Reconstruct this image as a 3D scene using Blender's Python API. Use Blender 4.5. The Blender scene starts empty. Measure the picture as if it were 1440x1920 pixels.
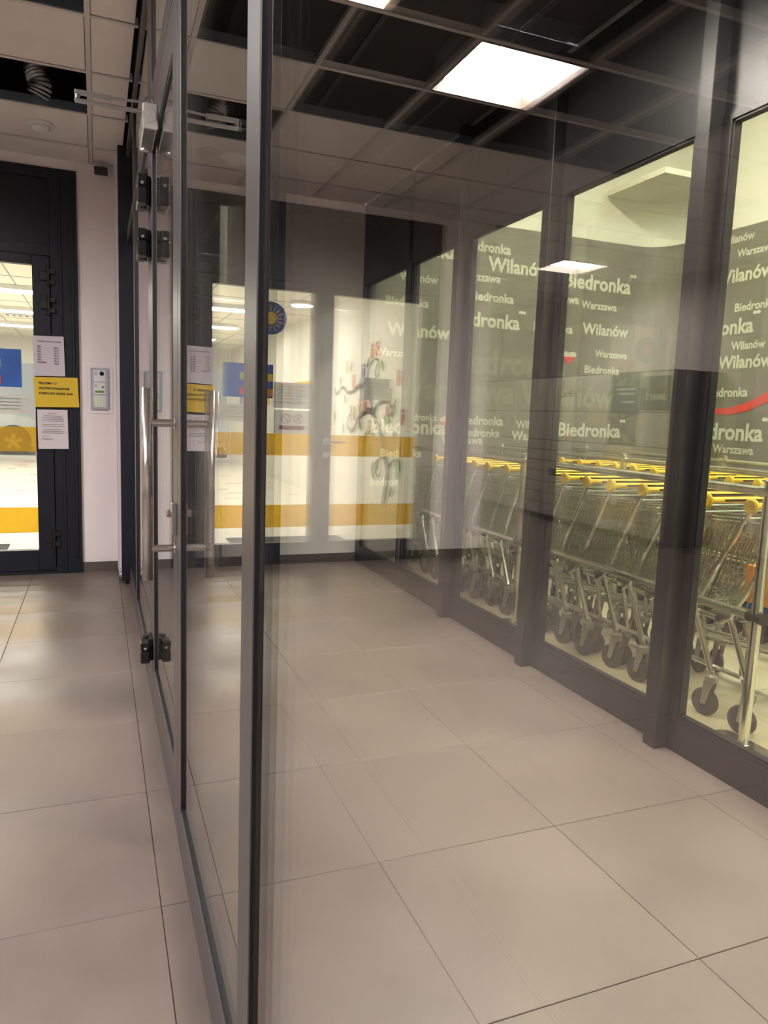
import bpy, math, random
from mathutils import Matrix, Vector
random.seed(7)
S = bpy.context.scene
COL = S.collection

# ------------------------------------------------------------------ camera, world, exposure
H_EYE = 1.27
YAW, PITCH, ROLL = math.radians(21.69226), math.radians(7.49118), math.radians(2.10593)
cy, sy, cp, sp = math.cos(YAW), math.sin(YAW), math.cos(PITCH), math.sin(PITCH)
fw = Vector((sy*cp, cy*cp, -sp)); rt = Vector((cy, -sy, 0)); up = rt.cross(fw)
rt2 = rt*math.cos(ROLL) + up*math.sin(ROLL); up2 = up*math.cos(ROLL) - rt*math.sin(ROLL)
cam_d = bpy.data.cameras.new('camera'); cam = bpy.data.objects.new('camera', cam_d); COL.objects.link(cam)
cam_d.sensor_fit = 'AUTO'; cam_d.sensor_width = 36; cam_d.lens = 1357.792/1920*36
cam_d.clip_start = 0.02; cam_d.clip_end = 200
M = Matrix.Identity(4)
for i in range(3):
    M[i][0] = rt2[i]; M[i][1] = up2[i]; M[i][2] = -fw[i]
M[2][3] = H_EYE
cam.matrix_world = M
S.camera = cam

W = bpy.data.worlds.new('world'); S.world = W; W.use_nodes = True
W.node_tree.nodes['Background'].inputs[0].default_value = (.85, .92, 1, 1)
W.node_tree.nodes['Background'].inputs[1].default_value = .55
S.view_settings.view_transform = 'Standard'; S.view_settings.look = 'None'
S.view_settings.exposure = 1.15; S.cycles.transparent_max_bounces = 28; S.cycles.max_bounces = 7; S.cycles.diffuse_bounces = 3; S.cycles.glossy_bounces = 3; S.cycles.use_light_tree = False; S.cycles.use_adaptive_sampling = True; S.cycles.adaptive_threshold = .06; S.view_settings.gamma = 1; S.view_settings.use_curve_mapping = False
L_LOBBY, L_MAIN, L_VEST, L_BAY, L_HALL = 36.0, 42.0, 52.0, 66.0, 25.0      # luminance of the lamps' diffusers

# ------------------------------------------------------------------ helpers
def lin(c):
    return tuple((v/255/12.92 if v/255 <= .04045 else ((v/255+.055)/1.055)**2.4) for v in c)

class MB:
    def __init__(s): s.v = []; s.f = []
    def add(s, vs, fs):
        n = len(s.v); s.v += [tuple(v) for v in vs]; s.f += [tuple(n+i for i in f) for f in fs]; return s
    def box(s, x0, x1, y0, y1, z0, z1):
        return s.add([(x0,y0,z0),(x1,y0,z0),(x1,y1,z0),(x0,y1,z0),(x0,y0,z1),(x1,y0,z1),(x1,y1,z1),(x0,y1,z1)],
                     [(0,3,2,1),(4,5,6,7),(0,1,5,4),(1,2,6,5),(2,3,7,6),(3,0,4,7)])
    def bevbox(s, x0, x1, y0, y1, z0, z1, b):
        # box with chamfered edges
        xs = (x0,x1); ys = (y0,y1); zs = (z0,z1); vs = []; idx = {}
        for i in (0,1):
            for j in (0,1):
                for k in (0,1):
                    sx = b*(1-2*i); sy_ = b*(1-2*j); sz = b*(1-2*k)
                    idx[i,j,k,0] = len(vs); vs.append((xs[i], ys[j]+sy_, zs[k]+sz))
                    idx[i,j,k,1] = len(vs); vs.append((xs[i]+sx, ys[j], zs[k]+sz))
                    idx[i,j,k,2] = len(vs); vs.append((xs[i]+sx, ys[j]+sy_, zs[k]))
        I = idx; fs = []
        def q(a,b_,c,d,flip): fs.append((a,b_,c,d) if not flip else (d,c,b_,a))
        for i in (0,1): q(I[i,0,0,0],I[i,0,1,0],I[i,1,1,0],I[i,1,0,0], i==1)
        for j in (0,1): q(I[0,j,0,1],I[1,j,0,1],I[1,j,1,1],I[0,j,1,1], j==1)
        for k in (0,1): q(I[0,0,k,2],I[0,1,k,2],I[1,1,k,2],I[1,0,k,2], k==1)
        for i in (0,1):
            for j in (0,1): q(I[i,j,0,0],I[i,j,1,0],I[i,j,1,1],I[i,j,0,1], i==j)
        for i in (0,1):
            for k in (0,1): q(I[i,0,k,0],I[i,0,k,2],I[i,1,k,2],I[i,1,k,0], i==k)
        for j in (0,1):
            for k in (0,1): q(I[0,j,k,1],I[1,j,k,1],I[1,j,k,2],I[0,j,k,2], j!=k)
        for i in (0,1):
            for j in (0,1):
                for k in (0,1):
                    t = (I[i,j,k,0],I[i,j,k,1],I[i,j,k,2]); fs.append(t if (i+j+k)%2==0 else t[::-1])
        return s.add(vs, fs)
    def tube(s, pts, r, n=8, caps=True, r2=None):
        pts = [Vector(p) for p in pts]; m = len(pts)
        rr = [r + ((r2 if r2 is not None else r)-r)*i/max(1,m-1) for i in range(m)] if not isinstance(r, (list,tuple)) else list(r)
        vs = []; fs = []; prev = None
        for i, p in enumerate(pts):
            d = (pts[min(i+1,m-1)]-pts[max(i-1,0)]).normalized()
            if prev is None:
                a = Vector((0,0,1)) if abs(d.z) < .9 else Vector((1,0,0))
                u = d.cross(a).normalized()
            else:
                u = (prev - d*prev.dot(d)).normalized()
            prev = u; w = d.cross(u)
            for k in range(n):
                t = 2*math.pi*(k+.5)/n
                vs.append(p + (u*math.cos(t)+w*math.sin(t))*rr[i])
        for i in range(m-1):
            for k in range(n):
                a = i*n+k; b = i*n+(k+1)%n
                fs.append((a, b, b+n, a+n))
        if caps:
            fs.append(tuple(range(n-1,-1,-1))); fs.append(tuple((m-1)*n+k for k in range(n)))
        return s.add(vs, fs)
    def lathe(s, c, axis, prof, n=20):
        # prof: list of (radius, height along the axis)
        ax = Vector(axis).normalized(); a = Vector((0,0,1)) if abs(ax.z) < .9 else Vector((1,0,0))
        u = ax.cross(a).normalized(); w = ax.cross(u); c = Vector(c); vs = []; fs = []
        for r, h in prof:
            for k in range(n):
                t = 2*math.pi*k/n; vs.append(c + ax*h + (u*math.cos(t)+w*math.sin(t))*r)
        for i in range(len(prof)-1):
            for k in range(n):
                fs.append((i*n+k, i*n+(k+1)%n, (i+1)*n+(k+1)%n, (i+1)*n+k))
        fs.append(tuple(range(n-1,-1,-1))); fs.append(tuple((len(prof)-1)*n+k for k in range(n)))
        return s.add(vs, fs)
    def prism(s, poly, axis, a, b):
        # poly: 2-D outline in the other two axes (order x,y,z without axis)
        n = len(poly); vs = []
        for h in (a, b):
            for p in poly:
                vs.append({'x':(h,p[0],p[1]),'y':(p[0],h,p[1]),'z':(p[0],p[1],h)}[axis])
        fs = [tuple(range(n)), tuple(range(2*n-1,n-1,-1))] + [(i,i+n,(i+1)%n+n,(i+1)%n) for i in range(n)]
        return s.add(vs, fs)
    def mesh(s, name, mat, org=(0,0,0), smooth=False):
        me = bpy.data.meshes.new(name)
        me.from_pydata([(v[0]-org[0], v[1]-org[1], v[2]-org[2]) for v in s.v], [], s.f)
        if mat: me.materials.append(mat)
        if smooth:
            me.polygons.foreach_set('use_smooth', [True]*len(me.polygons))
        me.update(); return me
    def build(s, name, mat, parent=None, org=(0,0,0), smooth=False, **kw):
        return obj(name, s.mesh(name, mat, org, smooth), parent, **kw)

def obj(name, me, parent=None, loc=None, rot=None, label=None, cat=None, group=None, kind=None):
    o = bpy.data.objects.new(name, me); COL.objects.link(o)
    if loc is not None: o.location = loc
    if rot is not None: o.rotation_euler = rot
    if parent is not None: o.parent = parent
    tag(o, label, cat, group, kind); return o
def tag(o, label=None, cat=None, group=None, kind=None):
    if label: o['label'] = label
    if cat: o['category'] = cat
    if group: o['group'] = group
    if kind: o['kind'] = kind
    return o
def thing(name, loc, label, cat, group=None):
    return obj(name, None, None, loc, None, label, cat, group)
def struct(name, loc=(0,0,0), label=None):
    return obj(name, None, None, loc, kind='structure', label=label)
def copy_tree(o, parent=None):
    c = o.copy(); COL.objects.link(c); c.parent = parent
    for ch in list(o.children): copy_tree(ch, c)
    return c
def box(name, mat, parent, x0, x1, y0, y1, z0, z1, org=(0,0,0), bev=0, **kw):
    b = MB()
    b.bevbox(x0,x1,y0,y1,z0,z1,bev) if bev else b.box(x0,x1,y0,y1,z0,z1)
    return b.build(name, mat, parent, org, **kw)

# ------------------------------------------------------------------ materials
def mat(name, col, rough=.6, metal=0., bump=0, bscale=60, var=0, vscale=3, emit=0, spec=.5, coat=0, objvar=0, stretch=None):
    m = bpy.data.materials.new(name); m.use_nodes = True; nt = m.node_tree; b = nt.nodes['Principled BSDF']
    c = lin(col); b.inputs['Base Color'].default_value = (*c, 1)
    b.inputs['Roughness'].default_value = rough; b.inputs['Metallic'].default_value = metal
    b.inputs['Specular IOR Level'].default_value = spec
    if coat: b.inputs['Coat Weight'].default_value = coat; b.inputs['Coat Roughness'].default_value = .08
    if emit:
        b.inputs['Emission Color'].default_value = (*c, 1); b.inputs['Emission Strength'].default_value = emit
    tc = nt.nodes.new('ShaderNodeTexCoord')
    def noise(scale, detail=4):
        n = nt.nodes.new('ShaderNodeTexNoise'); n.inputs['Scale'].default_value = scale; n.inputs['Detail'].default_value = detail
        mp = nt.nodes.new('ShaderNodeMapping')
        if stretch: mp.inputs['Scale'].default_value = stretch
        nt.links.new(tc.outputs['Object'], mp.inputs[0]); nt.links.new(mp.outputs[0], n.inputs['Vector']); return n
    if var or objvar:
        n = noise(vscale); mr = nt.nodes.new('ShaderNodeMapRange'); mr.inputs[1].default_value = .3; mr.inputs[2].default_value = .7
        mr.inputs[3].default_value = 1-var; mr.inputs[4].default_value = 1+var
        nt.links.new(n.outputs[0], mr.inputs[0]); last = mr.outputs[0]
        if objvar:
            oi = nt.nodes.new('ShaderNodeObjectInfo'); m2 = nt.nodes.new('ShaderNodeMapRange')
            m2.inputs[3].default_value = 1-objvar; m2.inputs[4].default_value = 1+objvar
            nt.links.new(oi.outputs['Random'], m2.inputs[0]); mu = nt.nodes.new('ShaderNodeMath'); mu.operation = 'MULTIPLY'
            nt.links.new(last, mu.inputs[0]); nt.links.new(m2.outputs[0], mu.inputs[1]); last = mu.outputs[0]
        vm = nt.nodes.new('ShaderNodeVectorMath'); vm.operation = 'SCALE'; vm.inputs[0].default_value = c
        nt.links.new(last, vm.inputs['Scale']); nt.links.new(vm.outputs[0], b.inputs['Base Color'])
    if bump:
        n = noise(bscale, 3); bp = nt.nodes.new('ShaderNodeBump'); bp.inputs['Strength'].default_value = bump; bp.inputs['Distance'].default_value = .002
        nt.links.new(n.outputs[0], bp.inputs['Height']); nt.links.new(bp.outputs[0], b.inputs['Normal'])
    return m

def glass(name, tint, ior=1.5, rough=0.0, diffuse=0, dcol=(1,1,1)):
    # architectural pane: clear transmission plus Fresnel reflection on each of the slab's two faces
    m = bpy.data.materials.new(name); m.use_nodes = True; nt = m.node_tree; nt.nodes.clear()
    out = nt.nodes.new('ShaderNodeOutputMaterial'); tr = nt.nodes.new('ShaderNodeBsdfTransparent'); tr.inputs[0].default_value = (*tint, 1)
    gl = nt.nodes.new('ShaderNodeBsdfGlossy'); gl.inputs['Roughness'].default_value = rough; gl.inputs[0].default_value = (1,1,1,1)
    geo = nt.nodes.new('ShaderNodeNewGeometry'); mi = nt.nodes.new('ShaderNodeMix'); mi.data_type = 'FLOAT'
    mi.inputs[2].default_value = ior; mi.inputs[3].default_value = 1/ior
    nt.links.new(geo.outputs['Backfacing'], mi.inputs[0])
    fr = nt.nodes.new('ShaderNodeFresnel'); nt.links.new(mi.outputs[0], fr.inputs['IOR'])
    mx = nt.nodes.new('ShaderNodeMixShader'); nt.links.new(fr.outputs[0], mx.inputs[0])
    src = tr.outputs[0]
    if diffuse:
        df = nt.nodes.new('ShaderNodeBsdfDiffuse'); df.inputs[0].default_value = (*dcol, 1)
        tl = nt.nodes.new('ShaderNodeBsdfTranslucent'); tl.inputs[0].default_value = (*dcol, 1)
        m0 = nt.nodes.new('ShaderNodeMixShader'); m0.inputs[0].default_value = .5
        nt.links.new(df.outputs[0], m0.inputs[1]); nt.links.new(tl.outputs[0], m0.inputs[2])
        m1 = nt.nodes.new('ShaderNodeMixShader'); m1.inputs[0].default_value = diffuse
        nt.links.new(tr.outputs[0], m1.inputs[1]); nt.links.new(m0.outputs[0], m1.inputs[2]); src = m1.outputs[0]
    nt.links.new(src, mx.inputs[1]); nt.links.new(gl.outputs[0], mx.inputs[2]); nt.links.new(mx.outputs[0], out.inputs[0])
    return m

M_FLOOR = mat('floor_tile', (112,100,93), .36, bump=.12, bscale=220, var=.09, vscale=2.2, objvar=.035)
def smudge(m, amt, scale):
    # broad worn and dirty patches laid over the tiles' own colour
    nt = m.node_tree; b = nt.nodes['Principled BSDF']; src = b.inputs['Base Color'].links[0].from_socket
    g = nt.nodes.new('ShaderNodeNewGeometry'); n = nt.nodes.new('ShaderNodeTexNoise'); n.inputs['Scale'].default_value = scale; n.inputs['Detail'].default_value = 5; n.inputs['Roughness'].default_value = .6
    nt.links.new(g.outputs['Position'], n.inputs['Vector']); mr = nt.nodes.new('ShaderNodeMapRange'); mr.inputs[1].default_value = .35; mr.inputs[2].default_value = .65
    mr.inputs[3].default_value = 1-amt; mr.inputs[4].default_value = 1+amt; nt.links.new(n.outputs[0], mr.inputs[0])
    vm = nt.nodes.new('ShaderNodeVectorMath'); vm.operation = 'SCALE'; nt.links.new(src, vm.inputs[0]); nt.links.new(mr.outputs[0], vm.inputs['Scale']); nt.links.new(vm.outputs[0], b.inputs['Base Color'])
    m2 = nt.nodes.new('ShaderNodeMapRange'); m2.inputs[1].default_value = .35; m2.inputs[2].default_value = .65; m2.inputs[3].default_value = .30; m2.inputs[4].default_value = .46
    nt.links.new(n.outputs[0], m2.inputs[0]); nt.links.new(m2.outputs[0], b.inputs['Roughness'])
smudge(M_FLOOR, .09, 1.3)
M_GROUT = mat('grout', (70,60,55), .9)
M_BAYFL = mat('bay_floor_tile', (196,186,160), .3, var=.06, vscale=2)
M_FRAME = mat('anthracite_frame', (34,32,34), .34, spec=.6, bump=.04, bscale=400)
M_FRAME2 = mat('partition_frame', (80,75,75), .38, spec=.6, bump=.04, bscale=400)
M_GASKET = mat('black_gasket', (14,16,22), .45)
M_NAVY = mat('navy_frame', (24,27,38), .42, bump=.05, bscale=300, spec=.35)
M_WHITEW = mat('white_wall', (236,226,225), .75, bump=.1, bscale=120, var=.03, vscale=2)
M_CEIL = mat('ceiling_tile', (232,222,217), .9, bump=.25, bscale=300, var=.03, vscale=6)
M_TEE = mat('ceiling_grid', (212,202,196), .5)
M_STEEL = mat('galvanised_edge', (112,122,134), .45, .6)
M_DARKC = mat('dark_ceiling_tile', (44,37,38), .75, bump=.1, bscale=200)
M_DTEE = mat('dark_ceiling_grid', (66,58,58), .5)
M_VOID = mat('void_dark', (9,8,8), .95)  # near-black colour stands in for the unlit dark above the grid
M_WHITE = mat('white_plastic', (226,224,220), .45)
M_LAMPF = mat('beige_lamp_trim', (88,76,66), .6)
M_GREYP = mat('grey_plastic', (150,150,146), .5)
M_INOX = mat('brushed_steel', (214,208,202), .24, 1.)
M_CHROME = mat('chrome', (226,226,214), .2, 1.)
M_WIRE = mat('wire_chrome', (188,190,172), .28, 1.)
M_ALU = mat('aluminium', (176,174,176), .35, .85)
M_BLACK = mat('black_plastic', (18,18,20), .4)
M_HINGE = mat('dark_hinge', (40,38,40), .3, .4)
M_BASEB = mat('skirting_tile', (92,82,76), .5, var=.05)
M_YELLOW = mat('yellow_plastic', (236,196,40), .4)
M_YELLOWP = mat('yellow_paper', (222,186,40), .35, coat=.3)
M_PAPER = mat('white_paper', (216,206,210), .5)
M_LAM = mat('laminated_paper', (206,198,206), .25, coat=.6)
M_INK = mat('black_ink', (30,28,30), .7)
M_RUB = mat('grey_rubber', (56,56,55), .6)
M_FORK = mat('zinc_fork', (158,158,148), .4, .7)
M_GRAPH = mat('graphic_wall', (116,113,101), .7, var=.04, vscale=1.5)
M_BAYW = mat('bay_wall', (226,224,208), .8)
M_LETTER = mat('pale_lettering', (206,206,184), .6)
M_LETFAINT = mat('faint_lettering', (134,135,118), .6)
M_RED = mat('red_graphic', (214,66,56), .5)
M_HALLW = mat('hall_wall', (240,236,224), .8)
M_HALLF = mat('hall_floor', (226,220,204), .35, var=.03)
M_LOCK = mat('locker_door', (206,196,176), .45)
M_LOCKB = mat('locker_body', (70,66,62), .6)
M_TEAL = mat('dark_teal_panel', (40,66,72), .4)
M_FOIL = mat('foil_duct', (150,150,152), .3, 1., bump=.8, bscale=90)
M_MAT = mat('entrance_mat', (92,94,96), .95, bump=.8, bscale=400, var=.2, vscale=80)
M_BLUE = mat('blue_poster', (36,92,178), .3, coat=.5, var=.15, vscale=9)
M_DBLUE = mat('blue_sticker', (24,66,130), .4)
M_TREE = mat('tree_brown_grey', (56,50,47), .7)
M_LEAF = mat('leaf_green', (88,132,40), .6)
M_OWL = [mat('owl_orange', (196,98,36), .6), mat('owl_red', (166,40,46), .6), mat('owl_blue', (56,60,140), .6), mat('owl_beige', (190,160,110), .6)]
M_ORANGE = mat('orange_carton', (216,140,40), .6)
M_CAR = mat('white_car_paint', (226,226,222), .25, coat=1)
M_DGLASS = mat('dark_car_glass', (30,36,40), .1)
M_ASPH = mat('asphalt', (150,148,144), .9)
M_FACADE = mat('pale_facade', (214,208,196), .8)
M_LIME = mat('lime_cabinet', (178,200,84), .5)
M_ROSE = mat('maroon_print', (140,60,70), .6)
M_GREEN = mat('green_display', (96,150,50), .4)
M_KEYS = mat('keypad_keys', (196,226,150), .4)
M_LENS = mat('black_lens', (8,8,10), .1)
G_PART = glass('partition_glass', (.968,.968,.96))
G_RIGHT = glass('window_glass', (.96,.958,.91))
G_DOOR = glass('door_glass', (.97,.975,.965))
G_BAND = glass('yellow_film', (.90,.71,.17), diffuse=.25, dcol=(.88,.66,.11))
G_GREY = glass('translucent_paper', (.76,.76,.75), diffuse=.55, dcol=(.80,.80,.78))
G_EDGE = glass('acrylic_edge_glow', (.9,.9,.8), diffuse=.85, dcol=(.97,.97,.86))  # pale diffuse colour stands in for light glowing at clear acrylic edges
G_ACRYL = glass('clear_acrylic', (.95,.96,.93))
def emitter(name, col, s):
    m = bpy.data.materials.new(name); m.use_nodes = True; nt = m.node_tree; nt.nodes.clear()
    o = nt.nodes.new('ShaderNodeOutputMaterial'); e = nt.nodes.new('ShaderNodeEmission')
    e.inputs[0].default_value = (*col, 1); e.inputs[1].default_value = s; nt.links.new(e.outputs[0], o.inputs[0]); return m
E_LOBBY = emitter('lobby_lamp_light', (1, .95, .945), L_LOBBY)
E_MAIN = emitter('main_lobby_lamp_light', (1, .95, .945), L_MAIN)
E_VEST = emitter('vestibule_lamp_light', (1, .93, .83), L_VEST)
E_BAYW = emitter('bay_lamp_light', (1, .965, .80), L_BAY)
E_BAYC = emitter('bay_cool_light', (.72, .95, 1), L_BAY*1.25)
E_HALL = emitter('hall_lamp_light', (1, .97, .88), L_HALL)

# ------------------------------------------------------------------ lettering
_tcache = {}
def text_mesh(s, m, bold=.03):
    key = (s, m.name, bold)
    if key not in _tcache:
        c = bpy.data.curves.new('lettering', 'FONT'); c.body = s; c.size = 1; c.resolution_u = 2; c.offset = bold
        o = bpy.data.objects.new('tmp', c); COL.objects.link(o)
        bpy.context.view_layer.update()
        me = bpy.data.meshes.new_from_object(o.evaluated_get(bpy.context.evaluated_depsgraph_get()))
        bpy.data.objects.remove(o); me.materials.clear(); me.materials.append(m); me.name = 'lettering'
        xs = [v.co.x for v in me.vertices]; x0 = min(xs); w = max(xs)-x0
        for v in me.vertices: v.co.x -= x0
        _tcache[key] = (me, w)
    return _tcache[key]
ROT = {'-y': (math.pi/2,0,0), '-x': (math.pi/2,0,-math.pi/2), '+x': (math.pi/2,0,math.pi/2), '+y': (math.pi/2,0,math.pi)}
def lettering(s, m, loc, width, face, parent, name='lettering', bold=.03, height=None):
    me, w = text_mesh(s, m, bold); o = obj(name, me, parent, loc, ROT[face]); k = width/w
    o.scale = (k, height if height else k, k); return o

# ================================================================== STRUCTURE
XP = .2135                   # partition glass plane
XR = 2.10                   # glazed right wall
YB = 5.94                   # back wall
HC = 3.0                    # ceiling

# ---- lobby and vestibule floor, tile by tile
fl_ = struct('floor', label='taupe matt floor of square tiles with thin joints')
box('screed', M_GROUT, fl_, -5.8, XR+.1, -3, 10.7, -.06, -.004)
tile_me = MB().bevbox(-.299,.299,-.299,.299,-.03,0,.0012).mesh('tile', M_FLOOR)
for i in range(-10, 4):
    for j in range(-6, 17):
        x = .136+.6*i+.3; y = 1.19+.6*j+.3
        if j < -3 and i < -5: continue
        if y > 5.9 and x > -2.9: continue
        if x < -5.8 or x > 2.2: continue
        o = obj('tile', tile_me, fl_, (x, y, -.0005*random.random()), (0,0,random.choice((0,1,2,3))*math.pi/2))
cut_me = MB().bevbox(-.081,.081,-.299,.299,-.03,0,.0012).mesh('tile', M_FLOOR)
for j in range(-6, 8): obj('tile', cut_me, fl_, (2.018, 1.19+.6*j+.3, 0))
# ---- bay floor
fb = struct('floor_bay', label='pale cream tiled floor of the trolley bay')
box('screed', M_GROUT, fb, XR+.02, 5.4, -.6, 6.1, -.06, -.004)
bt_me = MB().bevbox(-.2985,.2985,-.2985,.2985,-.03,0,.0015).mesh('tile', M_BAYFL)
for i in range(5):
    for j in range(11):
        obj('tile', bt_me, fb, (2.42+.6*i, -.2+.6*j, .0))

# ---- back wall of lobby / vestibule
wb = struct('wall_back', label='white plastered back wall beside the navy doors')
box('plaster', M_WHITEW, wb, -.12, XR+.0, YB, YB+.14, 0, 3.01)
box('lintel', M_WHITEW, wb, -2.35, -.12, YB-.01, YB+.14, 2.93, 3.01)
box('plaster', M_WHITEW, wb, -2.90, -2.35, YB, YB+.14, 0, 3.01)
pil = struct('wall_pilaster', label='white pilaster with scuffed foot between door and glass partition')
box('plaster', M_WHITEW, pil, .135, .20, 5.50, YB, .045, 3.01)
box('foot_tile', M_BASEB, pil, .137, .205, 5.505, YB, 0, .045)
M_PEEL = mat('bare_plaster', (150,134,120), .9, var=.3, vscale=60)
for k in range(26):
    x = .137+random.random()*.058; z = .047+.07*random.random()**2; w = random.uniform(.003,.009)
    MB().add([(x+w*random.uniform(.6,1)*math.cos(a*1.257), 5.4994, z+w*random.uniform(.6,1)*math.sin(a*1.257)) for a in range(5)], [(4,3,2,1,0)]).build('peeled_chip', M_PEEL, pil)
bb = struct('baseboard_back', label='dark tile skirting along the white back wall')
box('skirting', M_BASEB, bb, -.12, .135, YB-.012, YB, 0, .075)
box('skirting', M_BASEB, bb, .24, XR, YB-.012, YB, 0, .075)
box('skirting', M_BASEB, bb, -2.9, -2.35, YB-.012, YB, 0, .075)
# ---- other lobby walls
wl = struct('wall_left', label='pale beige wall of the lobby behind the parcel lockers')
box('plaster', mat('beige_wall', (222,210,198), .8), wl, -5.95, -5.75, -3, 10.8, 0, 3.01)
we = struct('wall_corridor_end', label='pale end wall of the corridor beside the lockers')
box('plaster', M_WHITEW, we, -5.75, -2.76, 10.6, 10.8, 0, 3.01)
wc = struct('wall_corridor_side', label='corridor wall running back from the navy doors')
box('plaster', M_WHITEW, wc, -2.90, -2.78, YB+.14, 10.6, 0, 3.01)
wn = struct('wall_front', label='beige wall behind the viewer')
box('plaster', mat('front_wall', (228,222,216), .8), wn, -5.75, XR, -3.2, -3, 0, 3.01)

# ---- lobby ceiling: grid, tiles, open cells
cl = struct('ceiling', label='suspended beige tile ceiling with open black cells')
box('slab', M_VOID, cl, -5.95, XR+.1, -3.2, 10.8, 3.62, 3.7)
for b_ in ((-5.95,-5.75,-3.2,10.8),(-5.75,XR,YB,YB+.2),(-5.75,XR,-3.2,-3),(.24,.26,-3,YB)): box('void_dark_panel', M_VOID, cl, *b_, 3.03, 3.62)  # near-black panels added so the open cells look unlit
GX0, GY0 = -.018, 3.77
lamps_l = {(2,-1), (7,5), (2,-7), (5,-7), (3,-4)}
voids = {(0,1),(0,-1),(2,-2)}
for i in (1,2,3,4):
    for j in (0,-1,-2,-3):
        if (i,j) not in lamps_l: voids.add((i,j))
ct_me = MB().bevbox(-.286,.286,-.286,.286,0,.015,.003).mesh('ceiling_tile', M_CEIL)
def lob_ok(i, j):
    y = GY0+.6*j+.3
    return y < 5.6 or i >= 5
for i in range(0, 10):
    for j in range(-11, 12):
        if not lob_ok(i,j) or (i,j) in lamps_l or (i,j) in voids: continue
        obj('ceiling_tile', ct_me, cl, (GX0-.6*i-.3, GY0+.6*j+.3, HC+.002))
strip_me = MB().bevbox(-.095,.095,-.286,.286,0,.015,.003).mesh('ceiling_tile', M_CEIL)
for j in range(-11, 3): obj('ceiling_tile', strip_me, cl, (GX0+.108, GY0+.6*j+.3, HC+.002))
last_me = MB().bevbox(-.286,.286,-.17,.17,0,.015,.003).mesh('ceiling_tile', M_CEIL)
for i in range(0,5): obj('ceiling_tile', last_me, cl, (GX0-.6*i-.3, 5.76, HC+.002))
obj('ceiling_tile', MB().bevbox(-.095,.095,-.17,.17,0,.015,.003).mesh('ceiling_tile', M_CEIL), cl, (GX0+.108, 5.76, HC+.002))
for i in range(0, 10):
    x = GX0-.6*i; y1 = 5.94 if i < 5 else 10.6
    MB().box(x-.012,x+.012,-3,y1,HC-.003,HC+.001).box(x-.002,x+.002,-3,y1,HC+.001,HC+.038).build('grid_bar', M_TEE, cl)
for j in range(-11, 12):
    y = GY0+.6*j; x1 = .2 if y < 5.9 else -2.9
    MB().box(-5.75,x1,y-.012,y+.012,HC-.002,HC+.0015).box(-5.75,x1,y-.002,y+.002,HC+.0015,HC+.038).build('grid_bar', M_TEE, cl)
for (i,j) in sorted(voids):                                     # galvanised edge angles on the far side of open cells
    if (i,j+1) not in voids:
        x0 = GX0-.6*i-.586; y = GY0+.6*j+.586
        MB().box(x0,x0+.572,y-.006,y,HC+.002,HC+.05).build('edge_angle', M_STEEL, cl)
# ---- vestibule ceiling
cv = struct('ceiling_vestibule', label='dark brown tile ceiling of the glazed vestibule')
dt_me = MB().bevbox(-.288,.288,-.288,.288,0,.015,.003).mesh('ceiling_tile', M_DARKC)
for i in range(0,4):
    for j in range(-11,4):
        if (i,j) in ((1,-2),(2,-5)): continue
        x0 = -.01+.6*i; x1 = x0+.6
        if i == 0: x0 = .245
        if i == 3: x1 = 2.09
        y0 = GY0+.6*j; y1 = min(y0+.6, YB)
        if i in (1,2) and j < 3: obj('ceiling_tile', dt_me, cv, ((x0+x1)/2, (y0+y1)/2, HC+.002))
        else: box('ceiling_tile', M_DARKC, cv, x0+.012, x1-.012, y0+.012, y1-.012, HC+.002, HC+.017)
for i in (1,2,3):
    x = -.01+.6*i; MB().box(x-.012,x+.012,-3,YB,HC-.003,HC+.001).build('grid_bar', M_DTEE, cv)
for j in range(-11,4):
    y = GY0+.6*j; MB().box(.245,2.09,y-.012,y+.012,HC-.002,HC+.0015).build('grid_bar', M_DTEE, cv)

# ---- glass partition between lobby and vestibule
pt = struct('wall_partition', label='grey framed glass partition running away beside the lobby')
FX0, FX1 = .205, .243
def pane2(y0, y1, z0, z1):
    for x in (XP, XP+.019): box('pane', G_PART, pt, x, x+.006, y0, y1, z0, z1)
def ppost(y0, y1, z0=0, z1=HC, x0=FX0, x1=FX1, m=None):
    o = box('post', m or M_FRAME2, pt, x0, x1, y0, y1, z0, z1, bev=.0015)
    return o
def side(y, z0, z1):  # dark glazing gasket on a post's near and far flank
    box('gasket', M_GASKET, pt, FX0+.0016, XP-.0005, y-.0016, y+.0016, z0, z1)
ppost(1.015, 1.105); side(1.0134, .14, HC-.07); box('gasket', M_GASKET, pt, XP+.006, FX1, 1.0118, 1.015, .14, HC-.07)
ppost(-.45, -.36)
ppost(2.00, 2.075); side(1.9984, .14, 2.95)
ppost(3.14, 3.25, 0, HC); side(3.2516, .14, 2.93)
ppost(4.45, 4.56); side(4.4484, .14, 2.93); side(4.5616, .14, 2.93)
ppost(3.02, 3.14, 2.455, HC); side(3.0184, 2.46, 2.93)
box('post', M_NAVY, pt, .150, .243, 5.42, 5.50, .03, HC, bev=.0015)
for y0, y1 in ((-.36,1.015),(1.105,2.0),(3.25,4.45),(4.56,5.42)):
    box('sill_rail', M_FRAME2, pt, FX0, FX1, y0, y1, .0, .13, bev=.0015)
    box('glazing_bead', M_GASKET, pt, XP-.005, XP+.014, y0, y1, .13, .142)
    box('head_rail', M_FRAME2, pt, FX0, FX1, y0, y1, 2.93, HC, bev=.0015)
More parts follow.
